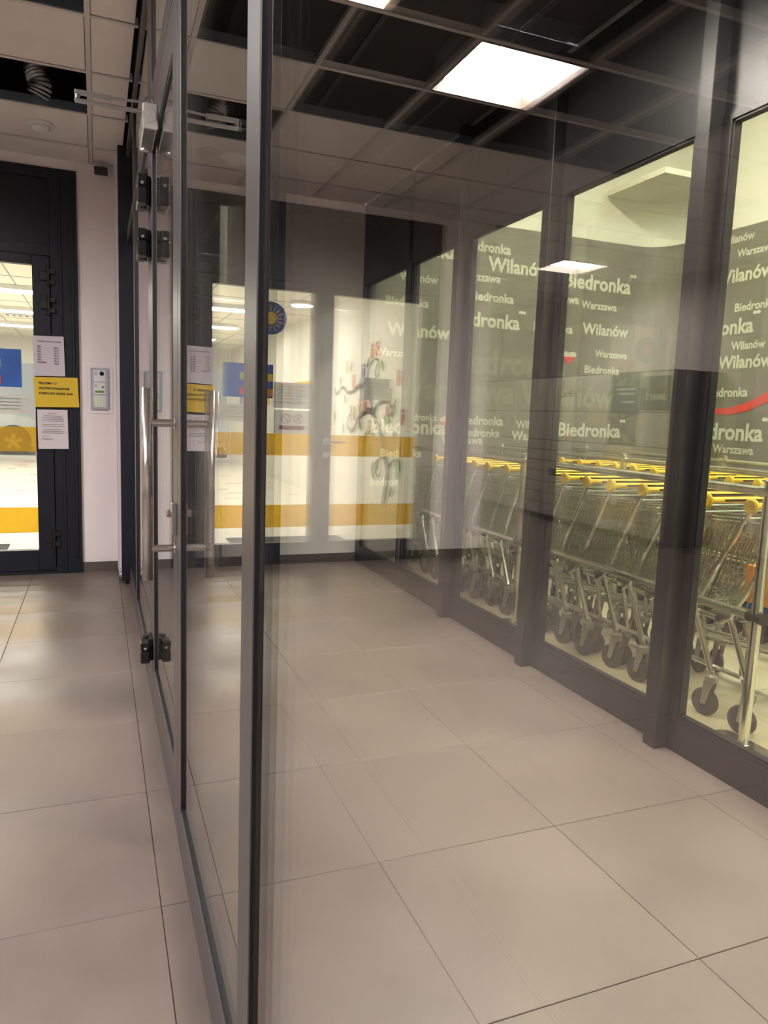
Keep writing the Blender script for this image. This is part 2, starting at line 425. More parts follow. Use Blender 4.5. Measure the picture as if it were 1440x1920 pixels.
for y0, y1 in ((3.25,4.45),(4.56,5.42)):
    box('transom_rail', M_FRAME2, pt, FX0, FX1, y0, y1, 2.38, 2.455, bev=.0015)
    box('glazing_bead', M_GASKET, pt, XP-.005, XP+.014, y0, y1, 2.368, 2.38)
    pane2(y0, y1, .14, 2.38)
    pane2(y0, y1, 2.455, 2.93)
box('transom_rail', M_FRAME2, pt, FX0, FX1, 2.075, 3.14, 2.375, 2.455, bev=.0015)
box('head_rail', M_FRAME2, pt, FX0, FX1, 2.075, 3.02, 2.93, HC, bev=.0015)
pane2(2.075, 3.02, 2.455, 2.93)
pane2(-.36, 1.0118, .14, 2.93)
pane2(1.105, 2.0, .14, 2.93)

# ---- partition door
d1 = struct('door_1', (.23, 3.13, .008), label='grey framed glass door leaf with long steel pull handle in the partition')
O1 = (.23, 3.13, .008)
def D(name, m, *b, bev=.0015, parent=None): return box(name, m, parent or d1, *b, org=O1, bev=bev)
D('lock_stile', M_FRAME2, FX0, FX1, 2.080, 2.200, .01, 2.368)
D('hinge_stile', M_FRAME2, FX0, FX1, 3.02, 3.132, .01, 2.368)
D('bottom_rail', M_FRAME2, FX0, FX1, 2.200, 3.02, .01, .19)
D('top_rail', M_FRAME2, FX0, FX1, 2.200, 3.02, 2.24, 2.368)
for x_ in (XP, XP+.019): D('pane', G_PART, x_, x_+.006, 2.2, 3.02, .19, 2.24, bev=0)
D('gasket', M_GASKET, FX0+.0016, XP, 3.0165, 3.0198, .19, 2.24, bev=0)
D('gasket', M_GASKET, XP-.005, XP+.014, 2.2, 3.02, 2.228, 2.24, bev=0)
D('gasket', M_GASKET, XP-.005, XP+.014, 2.2, 3.02, .19, .202, bev=0)
for sgn in (-1, 1):                                              # pull handle on both faces
    x = .128 if sgn < 0 else .320; fx = FX0 if sgn < 0 else FX1
    h = MB().tube([(x,2.12,.785),(x,2.12,1.325)], .0145, 28).build('pull_handle', M_INOX, d1, O1, smooth=True, label='brushed steel tube handle' if sgn < 0 else None)
    for z in (.875, 1.23):
        MB().tube([(x,2.12,z),(fx,2.12,z)], .0105, 14).build('bracket', M_INOX, h, O1)
        MB().lathe((fx,2.12,z),(sgn,0,0),[(.017,0),(.017,.004),(.012,.006)],16).build('rosette', M_INOX, h, O1)
lk = D('lock_case', M_ALU, .192, FX0, 2.10, 2.14, .915, 1.005)
MB().lathe((.192,2.118,.975),(-1,0,0),[(.011,0),(.011,.01),(.008,.013)],14).build('cylinder', M_INOX, lk, O1)
def hinge(z0, z1, parent, org):
    zm = z0+(z1-z0)*.55
    a = MB().bevbox(.186,FX0,3.085,3.185,zm+.002,z1,.004).bevbox(.186,FX0,3.085,3.185,z0,zm-.002,.004)
    a.lathe((.180,3.135,z0-.004),(0,0,1),[(.012,0),(.015,.004),(.015,zm-z0-.002),(.012,zm-z0+.001),(.015,zm-z0+.006),(.015,z1-z0+.003),(.011,z1-z0+.008)],16)
    a.bevbox(.153,.190,3.05,3.11,zm+.002,z1-.004,.005).bevbox(.153,.190,3.05,3.2,z0,zm,.005)
    o = a.build('hinge', M_HINGE, parent, org)
    MB().lathe((.172,3.05,zm+.012),(0,-1,0),[(.006,0),(.006,.002),(.004,.003)],10).build('screw', M_ALU, o, org)
for z0, z1 in ((2.05,2.16),(1.855,1.96),(.215,.31)): hinge(z0, z1, d1, O1)
# door closer with folded double arm
cb = MB().bevbox(.158,.204,2.735,2.99,2.213,2.283,.004).build('door_closer', M_ALU, d1, O1, label='silver door closer with folded arm')
cap = MB().bevbox(.155,.206,2.715,2.735,2.208,2.288,.005).build('end_cap', M_WHITE, cb, O1)
MB().lathe((.177,2.715,2.248),(0,-1,0),[(.024,0),(.024,.002),(.022,.004)],20).build('cap_disc', M_WHITE, cb, O1)
MB().lathe((.178,2.95,2.213),(0,0,-1),[(.016,0),(.016,.008),(.010,.014)],16).build('pivot', M_ALU, cb, O1)
arm = MB().bevbox(-.055,.165,2.742,2.762,2.262,2.272,.002)
arm.bevbox(-.055,.06,2.742,2.760,2.286,2.299,.002).tube([(.06,2.75,2.292),(.16,2.75,2.298)],.0045,8)
arm.tube([(-.046,2.752,2.262),(-.046,2.752,2.298)],.008,10)
arm.build('closer_arm', M_ALU, cb, O1)
MB().tube([(.158,2.75,2.298),(.172,2.75,2.318),(.188,2.75,2.318),(.196,2.75,2.286)],.0035,6).build('arm_bracket', M_ALU, cb, O1)

# ---- glazed right wall (curtain of dark frames)
gw = struct('wall_glazed', label='dark framed glazed wall in front of the shopping trolleys')
MULL = [(-.95,1),(-.0,1),(.30,1),(1.255,1),(2.165,1),(3.145,1),(4.10,1)]
ys = [-.95, .30, 1.255, 2.165, 3.145, 4.10, 4.955, YB]
GT = 2.36
for k, y in enumerate(ys[:-1]):
    if k < 6:
        box('mullion', M_FRAME, gw, 2.038, 2.16, y-.032, y+.034, 0, HC, bev=.002)
    else:
        box('mullion', M_FRAME, gw, 2.098, 2.16, y-.055, y+.055, .14, GT+.02, bev=.002)
for k in range(len(ys)-1):
    y0, y1 = ys[k], ys[k+1]
    box('sill_rail', M_FRAME, gw, 2.098, 2.16, y0, y1, 0, .125, bev=.002)
    box('fascia_panel', M_FRAME, gw, 2.104, 2.16, y0+.03, y1-.03, GT+.01, HC, bev=.002)
    a = y0+.10 if k < 6 else y0+.055; b = y1-.075 if k < 6 else y1-.10
    if k == 5: b = y1-.07
    fr = MB()
    fr.box(2.098,2.145,y0+.034,a,.125,GT+.02).box(2.098,2.145,b,y1-.034,.125,GT+.02).box(2.098,2.145,a,b,.125,.145).box(2.098,2.145,a,b,GT-.005,GT+.02)
    fr.build('window_frame', M_FRAME, gw)
    ga = MB()
    ga.box(2.104,2.135,a,a+.008,.145,GT-.005).box(2.104,2.135,b-.008,b,.145,GT-.005).box(2.104,2.135,a,b,.145,.153).box(2.104,2.135,a,b,GT-.014,GT-.005)
    ga.build('gasket', M_GASKET, gw)
    box('pane', G_RIGHT, gw, 2.114, 2.122, a, b, .145, GT-.005)
box('plinth_panel', M_FRAME, gw, 2.098, 2.16, -3, -.95, 0, HC)
box('mullion', M_FRAME, gw, 2.098, 2.2, YB-.04, YB+.1, 0, HC)

# ================================================================== TROLLEY BAY
BX, BY, BH = 5.25, 6.0, 4.1
wbb = struct('wall_bay_back', label='grey green printed graphic wall at the back of the trolley bay')
box('graphic_panel', M_GRAPH, wbb, XR+.06, BX-.3, BY, BY+.1, 0, 3.02)
box('plaster', M_BAYW, wbb, XR+.06, BX-.3, BY+.005, BY+.1, 3.02, BH)
wbr = struct('wall_bay_right', label='grey green printed graphic wall on the right of the trolley bay')
box('graphic_panel', M_GRAPH, wbr, BX, BX+.1, -.6, BY-.3, 0, 3.02)
box('plaster', M_BAYW, wbr, BX+.005, BX+.1, -.6, BY-.3, 3.02, BH)
def quarter(z0, z1, r, m, name):
    b = MB(); n = 8; pts = [(BX-.3+r*math.sin(t*math.pi/2/n), BY-.3+r*math.cos(t*math.pi/2/n)) for t in range(n+1)]
    out = [(BX-.3+(r+.1)*math.sin(t*math.pi/2/n), BY-.3+(r+.1)*math.cos(t*math.pi/2/n)) for t in range(n+1)]
    b.prism(pts+out[::-1], 'z', z0, z1); return b.build(name, m, wbb)
quarter(0, 3.02, .3, M_GRAPH, 'rounded_corner'); quarter(3.02, BH, .305, M_BAYW, 'rounded_corner')
wbf = struct('wall_bay_front', label='pale wall closing the near end of the trolley bay')
box('plaster', M_BAYW, wbf, XR+.06, BX+.1, -.7, -.6, 0, BH)
wbu = struct('wall_bay_upper', label='pale wall strip above the glazed frames inside the bay')
box('plaster', M_BAYW, wbu, XR+.062, XR+.16, -.6, BY, GT+.05, BH)
cbay = struct('ceiling_bay', label='pale high ceiling of the trolley bay')
box('slab', M_BAYW, cbay, XR+.06, BX+.1, -.7, BY+.1, BH, BH+.1)
trm = struct('trim_1', label='white boxed duct under the bay ceiling'); box('duct', M_BAYW, trm, 4.53, 5.25, 5.2, 5.95, 3.42, 3.47)

BACK = [('Biedronka',2.33,2.24,.41,1),('Wilanów',2.45,2.45,.37,1),('Biedronka',2.2,2.68,.81,1),('Wilanów',2.35,1.98,.61,1),('Warszawa',2.25,1.8,.38,1),('Biedronka',2.96,2.12,.72,2),('Biedronka',2.94,1.7,1.28,0),('Warszawa Wilanów',2.42,1.44,2.4,0),('Biedronka',2.53,1.25,.34,1),('Biedronka',2.23,1.13,.73,2),('Warszawa',2.92,1.05,.43,1),('Biedronka',2.33,.92,.4,1),('Biedronka',2.21,.66,.4,1),('Warszawa',2.7,.68,.54,0),('Biedronka',2.32,.43,.7,0),('Biedronka',2.71,.18,.56,0),('Biedronka',3.05,2.78,.49,1),('Wilanów',3.31,2.62,.66,1),('Warszawa',3.01,2.52,.44,1),('Biedronka',3.14,2.35,.46,1),('Warszawa',3.87,2.41,.45,1),('Biedronka',3.1,1.23,.46,1),('Wilanów',3.7,1.21,.38,1),('Biedronka',3.11,1.12,.42,1),('Warszawa',3.66,1.1,.49,1),('Warszawa',4.02,2.78,.59,0),('Biedronka',4.14,2.56,.78,2),('Warszawa',4.35,2.38,.42,1),('Wilanów',4.38,2.14,.55,1),('Biedronka',3.83,2.13,.44,1),('Warszawa',4.55,1.93,.39,1),('Biedronka',4.44,1.77,.42,1),('Biedronka',4.18,1.15,.75,2)]
RIGHT = [('Biedronka',5.68,2.27,.4,0),('Warszawa',5.68,2.12,.34,0),('Warszawa',5.69,2.49,.45,0),('Biedronka',5.69,1.88,.38,0),('Warszawa',5.68,1.71,.35,0),('Wilanów',5.68,1.42,.30,0),('Warszawa',5.69,1.22,.44,0),('Wilanów',5.68,1.06,.31,0),('Wilanów',5.22,2.9,.36,1),('Warszawa',5.03,2.77,.38,1),('Wilanów',5.24,2.56,.61,1),('Warszawa',5.55,2.33,.4,1),('Biedronka',5.0,2.3,.41,1),('Biedronka',5.52,2.11,.74,2),('Wilanów',5.0,1.97,.36,1),('Wilanów',5.13,1.81,.58,1),('Biedronka',5.23,1.56,.46,1),('Biedronka',5.41,1.18,.84,2),('Warszawa',5.1,1.06,.45,1)]
def blob(par, c, u, s, m1, m2=None):
    # two-lobed mark: upper lobes m1, lower point m2
    n = 10; b = MB()
    def P(a, z): return (c[0]+u[0]*a*s, c[1]+u[1]*a*s, c[2]+z*s)
    for cx in (-.42, .42):
        b.add([P(cx+.5*math.cos(2*math.pi*k/n), .3+.36*math.sin(2*math.pi*k/n)) for k in range(n)], [tuple(range(n))])
    b.build('printed_mark', m1, par)
    if m2:
        off = (u[1]*.002, -u[0]*.002)
        MB().add([(p[0]+off[0],p[1]+off[1],p[2]) for p in (P(-.8,.1),P(0,-.7),P(.8,.1))], [(0,1,2)]).build('printed_mark', m2, par)
for s_, x, z, w, k in BACK:
    lettering(s_, M_LETTER if k else M_LETFAINT, (x, BY-.003, z), w, '-y', wbb)
    if k == 2: blob(wbb, (x+w+.02, BY-.003, z+w*.2), (1,0), w*.06, M_LETTER)
for s_, y, z, w, k in RIGHT:
    lettering(s_, M_LETTER if k else M_LETFAINT, (BX-.003, y, z), w, '-x', wbr)
    if k == 2: blob(wbr, (BX-.003, y-w-.02, z+w*.2), (0,-1), w*.06, M_LETTER)
blob(wbb, (4.25, BY-.004, 1.90), (1,0), .09, M_LETTER, M_RED); blob(wbb, (2.97, BY-.004, 1.24), (1,0), .08, M_LETTER, M_RED)
# red swoosh on the right graphic wall
def ribbon(pts, ws):
    b = MB(); vs = []
    for (y, z), w in zip(pts, ws): vs += [(BX-.004, y, z-w/2), (BX-.004, y, z+w/2)]
    b.add(vs, [(2*i,2*i+1,2*i+3,2*i+2) for i in range(len(pts)-1)]); b.build('printed_swoosh', M_RED, wbr)
ribbon([(5.30,1.46),(5.15,1.43),(4.95,1.43),(4.75,1.475),(4.55,1.56),(4.35,1.68),(4.15,1.85)], [.015,.04,.06,.075,.09,.11,.13])
ribbon([(5.24,1.93),(5.22,1.90),(5.195,1.83),(5.20,1.76),(5.235,1.70)], [.01,.06,.12,.07,.01])

# ---- bay lamps
for n_, (x, y, e, lb) in enumerate([(3.3,3.9,E_BAYW,'long warm ceiling tube over the far trolleys'),(3.3,1.3,E_BAYW,'long warm ceiling tube over the near trolleys'),(4.7,2.6,E_BAYC,'long cool ceiling tube by the right graphic wall')]):
    t = thing('ceiling_tube_lamp', (x,y,BH), lb, 'lamp', 'tube lamps of the trolley bay')
    box('housing', M_WHITE, t, x-.08,x+.08,y-.75,y+.75,BH-.06,BH-.002, org=(x,y,BH))
    box('diffuser', e, t, x-.06,x+.06,y-.72,y+.72,BH-.1,BH-.062, org=(x,y,BH))

# ---- shopping trolleys
def wires(b, p00, p10, p11, p01, nu, nv, r=.0017):
    p00,p10,p11,p01 = map(Vector,(p00,p10,p11,p01))
    def P(u,v): return (p00*(1-u)+p10*u)*(1-v)+(p01*(1-u)+p11*u)*v
    for i in range(nu+1): b.tube([P(i/nu,0),P(i/nu,1)], r*(1.8 if i in (0,nu) else 1), 4, False)
    for j in range(nv+1): b.tube([P(0,j/nv),P(1,j/nv)], r*(1.8 if j in (0,nv) else 1), 4, False)
def make_trolley():
    t = thing('shopping_trolley', (0,0,0), 'x', 'trolley', 'nested trolleys behind the glass')
    b = MB()
    TRL,TRR = (-.255,.07,.90),(.255,.07,.90); TFL,TFR = (-.19,.86,.84),(.19,.86,.84)
    BRL,BRR = (-.225,.26,.46),(.225,.26,.46); BFL,BFR = (-.155,.80,.52),(.155,.80,.52)
    wires(b,BRL,BFL,TFL,TRL,22,7); wires(b,BRR,BFR,TFR,TRR,22,7)
    wires(b,BFL,BFR,TFR,TFL,10,7); wires(b,BRL,BRR,BFR,BFL,12,14); wires(b,BRL,BRR,TRR,TRL,12,4)
    for p,q in ((TRL,TFL),(TFL,TFR),(TFR,TRR),(TRR,TRL)): b.tube([p,q],.005,6,False)
    b.build('basket', M_WIRE, t)
    f = MB()
    for s in (-1,1):
        f.tube([(s*.262,0,.955),(s*.262,.03,.93),(s*.262,.10,.80),(s*.255,.28,.47),(s*.25,.33,.44)],.0095,8)
        f.tube([(s*.25,.285,.47),(s*.25,.150,.19)],.0135,10)
        f.tube([(s*.25,.36,.455),(s*.165,.86,.44)],.012,8)
        f.tube([(s*.25,.20,.235),(s*.16,.82,.20)],.010,8)
        f.tube([(s*.165,.86,.44),(s*.16,.80,.20)],.010,8)
    f.tube([(-.25,.40,.455),(.25,.40,.455)],.010,8); f.tube([(-.165,.86,.44),(.165,.86,.44)],.010,8)
    f.build('frame', M_CHROME, t)
    h = MB().tube([(-.27,0,.962),(.27,0,.962)],.0135,12).build('handle', M_YELLOW, t)
    MB().bevbox(-.20,.20,-.0145,-.0125,.957,.967,.0006).build('grip_groove', M_BLACK, h)
    for s in (-1,1):
        MB().lathe((s*.262,0,.962),(s,0,0),[(.014,0),(.021,.012),(.031,.022),(.033,.034),(.027,.041),(.002,.043)],16).build('end_cap', M_YELLOW, h)
    for s in (-1,1):
        MB().bevbox(s*.232-.026,s*.232+.026,.042,.056,.845,.91,.005).build('bracket_plate', M_GREYP, t)
    MB().bevbox(-.19,.19,.095,.103,.66,.87,.004).build('seat_flap', M_WIRE, t) if False else None
    MB().bevbox(-.235,-.20,.29,.40,.43,.475,.006).build('stop_block', M_RUB, t)
    for x,y,a in ((-.25,.15,.2),(.25,.15,-.3),(-.16,.81,.5),(.16,.81,-.2)):
        fk = MB().lathe((0,0,.165),(0,0,1),[(.022,-.01),(.03,0),(.03,.022),(.012,.03),(.012,.045)],14)
        fk.prism([(-.02,.165),(.024,.165),(.034,.055),(.010,.055)],'x',-.021,-.0165).prism([(-.02,.165),(.024,.165),(.034,.055),(.010,.055)],'x',.0165,.021)
        fo = fk.build('caster', M_FORK, t); fo.location = (x,y,0); fo.rotation_euler = (0,0,a)
        MB().lathe((-.0135,.022,.0625),(1,0,0),[(.02,-.002),(.024,0),(.044,.0),(.055,.002),(.0622,.006),(.0625,.0135),(.0622,.021),(.055,.025),(.044,.027),(.024,.027),(.02,.029)],18).build('wheel', M_RUB, fo)
    return t
tr0 = make_trolley()
ORD = ['nearest','second','third','fourth','fifth','sixth','seventh','eighth','ninth','tenth','eleventh','twelfth','thirteenth','fourteenth','fifteenth','sixteenth']
for k in range(16):
    t = tr0 if k == 0 else copy_tree(tr0)
    t.location = (2.755+.012*math.sin(k*2.1), 1.965+.212*k, 0); t.rotation_euler = (0,0,.012*math.sin(k*1.7))
    t['label'] = 'wire shopping trolley with yellow handle, %s in the row beside the glass' % ORD[k]
for k in range(14):
    t = copy_tree(tr0); t.location = (3.86+.015*math.sin(k*1.3), 2.25+.212*k, 0); t.rotation_euler = (0,0,.015*math.sin(k*2.3))
    t['label'] = 'wire shopping trolley with yellow handle, %s in the far row behind the second rail' % ORD[k]

# ---- guard rails
def guard_rail(x, posts, y_end, lb):
    t = thing('guard_rail', (x,posts[0],0), lb, 'railing', 'steel guard rails of the trolley bay'); og = (x,posts[0],0)
    for y in posts:
        p = MB().tube([(x,y,.006),(x,y,1.075)],.0215,18).build('post', M_CHROME, t, og)
        MB().lathe((x,y,.0),(0,0,1),[(.033,0),(.033,.01),(.028,.014)],20).build('collar', M_CHROME, p, og)
        MB().lathe((x,y,1.07),(0,0,1),[(.023,0),(.023,.008),(.015,.012)],18).build('post_cap', M_CHROME, p, og)
        n = 8; out = [(x+.045*math.cos(math.pi+math.pi*k/n), y-.085+.045*math.sin(math.pi+math.pi*k/n)) for k in range(n+1)] + [(x+.045*math.cos(math.pi*k/n), y+.085+.045*math.sin(math.pi*k/n)) for k in range(n+1)]
        MB().prism(out, 'z', .0005, .012).build('base_plate', M_CHROME, p, og)
        for z in (.535, 1.035):
            MB().tube([(x,y-.035,z),(x,y+.035,z)],.0255,16).build('clamp', M_RUB if z < .6 else M_CHROME, p, og)
    for z in (.535, 1.035):
        MB().tube([(x,posts[0]-.02,z),(x,y_end,z)],.0185,16).build('bar', M_CHROME, t, og)
guard_rail(2.42, [2.05, 3.80, 5.55], 5.9, 'polished steel guard rail standing right behind the glass')
guard_rail(3.42, [2.35, 4.10, 5.75], 5.9, 'polished steel guard rail between the two rows of trolleys')
guard_rail(4.30, [2.30, 4.05, 5.7], 5.9, 'polished steel guard rail by the right graphic wall')
# orange carton in the nearest trolley
ob = thing('carton', (2.72,2.20,.50), 'orange carton lying in the nearest shopping trolley', 'box')
MB().bevbox(2.62,2.90,2.09,2.30,.49,.69,.004).build('board', M_ORANGE, ob, (2.72,2.20,.50)); MB().bevbox(2.619,2.901,2.089,2.301,.50,.53,.002).build('blue_band', M_DBLUE, ob, (2.72,2.20,.50))

# ================================================================== HALL BEHIND THE NAVY DOORS
HY = 19.0
fh = struct('floor_hall', label='cream floor of the hall behind the doors')
box('screed', M_HALLF, fh, -2.78, .3, YB+.0, HY, -.06, .0)
for k in range(46):
    x = random.uniform(-2.6,0); y = random.uniform(8.2,18)
    box('coloured_dash', random.choice([M_RED,M_OWL[1],M_DBLUE,M_RED]), fh, x, x+random.uniform(.15,.35), y, y+.05, .0, .0012)
wh = struct('wall_hall_left', label='white hall wall carrying the tree decal')
box('plaster', M_HALLW, wh, -2.78, -2.76, YB+.14, HY, 0, 2.95)
box('yellow_strip', M_YELLOW, wh, -2.76, -2.745, 10.9, 18, 1.72, 1.80)
for k in range(16):
    y = 11+.42*k; box('pinned_drawing', random.choice([M_LIME,M_YELLOW,M_PAPER,M_OWL[0],M_PAPER,M_LIME,M_BLUE]), wh, -2.76, -2.752, y, y+.3, 1.36+.03*(k%3), 1.66)
wr = struct('wall_hall_right', label='white right wall of the hall')
box('plaster', M_HALLW, wr, .12, .3, YB+.14, HY, 0, 2.95)
ch = struct('ceiling_hall', label='white ceiling of the hall with thin grid lines')
box('slab', M_HALLW, ch, -2.78, .3, YB+.14, HY, 2.8, 2.95)
for k in range(1,10): box('grid_line', M_GREYP, ch, -2.76, .12, YB+.6+1.2*k-.008, YB+.6+1.2*k+.008, 2.796, 2.8)
for k in range(1,5): box('grid_line', M_GREYP, ch, -2.76+.6*k-.008, -2.76+.6*k+.008, YB+.2, HY, 2.796, 2.8)
wd = struct('window_1', label='tall window at the end of the hall facing the car')
for x0,x1,z0,z1 in ((-2.76,-2.68,0,2.8),(-1.36,-1.30,0,2.8),(.04,.12,0,2.8)): box('window_frame', M_WHITE, wd, x0,x1,HY-.04,HY+.04,z0,z1)
box('window_frame', M_WHITE, wd, -2.68,.04,HY-.04,HY+.04,0,.06); box('window_frame', M_WHITE, wd, -2.68,.04,HY-.04,HY+.04,2.2,2.8)
box('pane', G_DOOR, wd, -2.68,-1.36,HY-.004,HY+.004,.06,2.2); box('pane', G_DOOR, wd, -1.30,.04,HY-.004,HY+.004,.06,2.2)
HL = [(-1.30,8.6),(-1.30,11.0),(-1.30,13.4),(-1.30,15.8),(-2.2,10),(-2.2,13)]
for n_, (x,y) in enumerate(HL):
    nm = ['nearest long','second long','third long','farthest long','nearest round','farther round'][n_]
    t = thing('hall_lamp', (x,y,2.8), '%s white ceiling lamp of the bright hall' % nm, 'lamp', 'hall ceiling lamps')
    if n_ < 4:
        box('housing', M_WHITE, t, x-.62,x+.62,y-.17,y+.17,2.74,2.798, org=(x,y,2.8)); box('diffuser', E_HALL, t, x-.58,x+.58,y-.14,y+.14,2.73,2.7395, org=(x,y,2.8))
    else:
        MB().lathe((x,y,2.798),(0,0,-1),[(.15,0),(.15,.03),(.13,.05)],24).build('housing', M_WHITE, t, (x,y,2.8)); MB().lathe((x,y,2.747),(0,0,-1),[(.13,0),(.11,.015)],24).build('diffuser', E_HALL, t, (x,y,2.8))
vg = thing('air_grille', (-1.0,14.4,2.795), 'white slotted air grille in the hall ceiling', 'vent')
box('grille_frame', M_WHITE, vg, -1.5,-.5,14.3,14.5,2.78,2.795, org=(-1.0,14.4,2.795))
for k in range(9): box('slot', M_BLACK, vg, -1.44+.1*k,-1.40+.1*k,14.32,14.48,2.777,2.781, org=(-1.0,14.4,2.795))
mt = box('entrance_mat', M_MAT, None, -1.9,-.75,6.16,7.2,0.001,.014, label='grey ribbed entrance mat just inside the navy doors', cat='mat')
cbt = thing('cabinet', (-.15,12,0), 'white cabinet with lime fronts standing along the hall', 'cabinet')
box('body', M_WHITE, cbt, -.32,.10,11.2,13.2,0,1.3, org=(-.15,12,0))
for k in range(4): 
    d_ = box('door', M_LIME if k%2 else M_PAPER, cbt, -.335,-.32,11.22+.49*k,11.69+.49*k,.05,1.25, org=(-.15,12,0)); MB().tube([(-.35,11.3+.49*k,.6),(-.35,11.3+.49*k,.75)],.008,6).build('knob', M_ALU, d_, (-.15,12,0))
# tree decal on the hall wall
tx = -2.755
tree = thing('wall_decal', (tx,8.1,.2), 'tree sticker with curling branches, leaves and owls on the hall wall', 'wall sticker'); TO = (tx,8.1,.2)
def smooth(pts, n=5):
    out = []; m = len(pts)
    for i in range(m-1):
        p0 = pts[max(i-1,0)]; p1 = pts[i]; p2 = pts[i+1]; p3 = pts[min(i+2,m-1)]
        for k in range(n):
            t = k/n
            out.append(tuple(.5*((2*p1[a])+(-p0[a]+p2[a])*t+(2*p0[a]-5*p1[a]+4*p2[a]-p3[a])*t*t+(-p0[a]+3*p1[a]-3*p2[a]+p3[a])*t**3) for a in (0,1)))
    out.append(pts[-1]); return out
def decal_line(pts, w0, w1, name):
    P = smooth(pts); b = MB(); vs = []
    for i, p in enumerate(P):
        a = P[max(i-1,0)]; c = P[min(i+1,len(P)-1)]; d = Vector((c[0]-a[0],c[1]-a[1])).normalized(); w = (w0+(w1-w0)*i/(len(P)-1))/2
        vs += [(tx,p[0]-d.y*w,p[1]+d.x*w),(tx,p[0]+d.y*w,p[1]-d.x*w)]
    b.add(vs, [(2*i,2*i+1,2*i+3,2*i+2) for i in range(len(P)-1)]); b.build(name, M_TREE, tree, TO)
decal_line([(8.07,.20),(7.98,.49),(7.96,.66),(8.07,.81),(8.18,1.03),(8.35,1.18),(8.49,1.30),(8.60,1.47),(8.72,1.63),(8.73,1.76)], .13, .065, 'trunk')
for pts, a, b_ in (([(8.46,1.29),(8.69,1.34),(8.99,1.26),(9.2,1.11),(9.34,1.06),(9.49,1.15),(9.4,1.28),(9.3,1.19)],.075,.015),
    ([(8.73,1.73),(9.14,1.64),(9.47,1.57),(9.76,1.66),(10.0,1.56),(10.09,1.66)],.06,.015),([(8.46,1.33),(8.34,1.42),(8.13,1.45),(7.92,1.40),(7.87,1.34),(7.97,1.28),(8.04,1.31)],.06,.015),
    ([(8.73,1.76),(8.65,1.91),(8.46,1.97),(8.34,1.91),(8.33,1.82),(8.37,1.74)],.03,.014),([(8.07,.81),(8.37,.70),(8.39,.62),(8.24,.54),(8.14,.64)],.025,.014),([(7.95,.66),(7.83,.74),(7.72,.80)],.05,.02)):
    decal_line(pts, a*1.25, b_*1.4, 'branch')
LV = [(8.73,1.94),(8.42,1.88),(8.23,1.88),(8.46,1.78),(7.8,1.42),(7.83,1.32),(7.96,1.22),(8.08,1.23),(8.73,1.04),(8.48,1.04),(7.78,1.06),(8.47,.64),(8.3,.67),(8.43,.55),(7.69,.74),(7.6,.73),(7.66,.63),(7.83,.4),(9.39,1.92),(9.85,1.75),(9.62,1.49),(10.06,1.25),(9.66,1.09),(9.35,1.34),(8.96,1.14)]
for y, z in LV:
    a = random.uniform(-.7,.7); L = .085; b = MB(); pts = []
    for u, w in ((-1,0),(-.5,.38),(.1,.45),(.6,.25),(1,0),(.6,-.25),(.1,-.45),(-.5,-.38)):
        pts.append((tx-.001, y+L*(w*math.cos(a)-u*math.sin(a))*1.2, z+L*(w*math.sin(a)+u*math.cos(a))))
    b.add(pts, [tuple(range(8))]).build('leaf', M_LEAF, tree, TO)
OW = [(8.6,2.07,0),(8.42,2.09,0),(8.91,1.84,2),(9.29,1.72,0),(8.8,1.41,1),(9.01,1.40,3),(9.2,1.30,3),(8.62,1.13,3),(7.96,1.51,3),(8.02,1.36,1),(7.72,1.71,0),(7.57,1.27,1),(9.58,1.92,3)]
for y, z, c in OW:
    pts = [(-.045,-.09),(.045,-.09),(.065,-.02),(.06,.06),(.065,.11),(.03,.085),(-.03,.085),(-.065,.11),(-.06,.06),(-.065,-.02)]
    o = MB().add([(tx+.001,y+a,z+q) for a,q in pts], [tuple(range(10))]).build('owl', M_OWL[c], tree, TO)
    for s in (-1,1): MB().add([(tx+.002,y+s*.026+.018*math.cos(k*math.pi/4),z+.045+.018*math.sin(k*math.pi/4)) for k in range(8)], [tuple(range(8))]).build('eye', M_PAPER, o, TO)

# ---- navy double door
d2 = struct('door_2', (-1.3,YB,0), label='navy framed glazed double doors with yellow safety bands'); O2 = (-1.3,YB,0)
def B2(name, m, *b, bev=.002, parent=None, **kw): return box(name, m, parent or d2, *b, org=O2, bev=bev, **kw)
B2('jamb', M_NAVY, -.30,-.118,YB-.03,YB+.1,0,2.93); B2('jamb', M_NAVY, -2.37,-2.305,YB-.03,YB+.1,0,2.93)
B2('jamb_fin', M_NAVY, -.245,-.225,YB-.042,YB-.03,0,2.86); B2('jamb_fin', M_NAVY, -.165,-.145,YB-.042,YB-.03,.12,2.86)
B2('transom_panel', M_NAVY, -2.305,-.30,YB-.005,YB+.09,2.36,2.86); B2('head', M_NAVY, -2.305,-.30,YB-.03,YB+.1,2.86,2.93)
B2('transom', M_NAVY, -2.305,-.30,YB-.03,YB+.1,2.325,2.40)
B2('threshold', M_NAVY, -2.305,-.30,YB-.03,YB+.06,0,.026)
B2('door_stop', M_NAVY, -.34,-.29,YB+.032,YB+.05,.03,2.33); B2('door_stop', M_NAVY, -2.32,-2.27,YB+.032,YB+.05,.03,2.33); B2('door_stop', M_NAVY, -1.345,-1.285,YB+.032,YB+.05,.03,2.33)
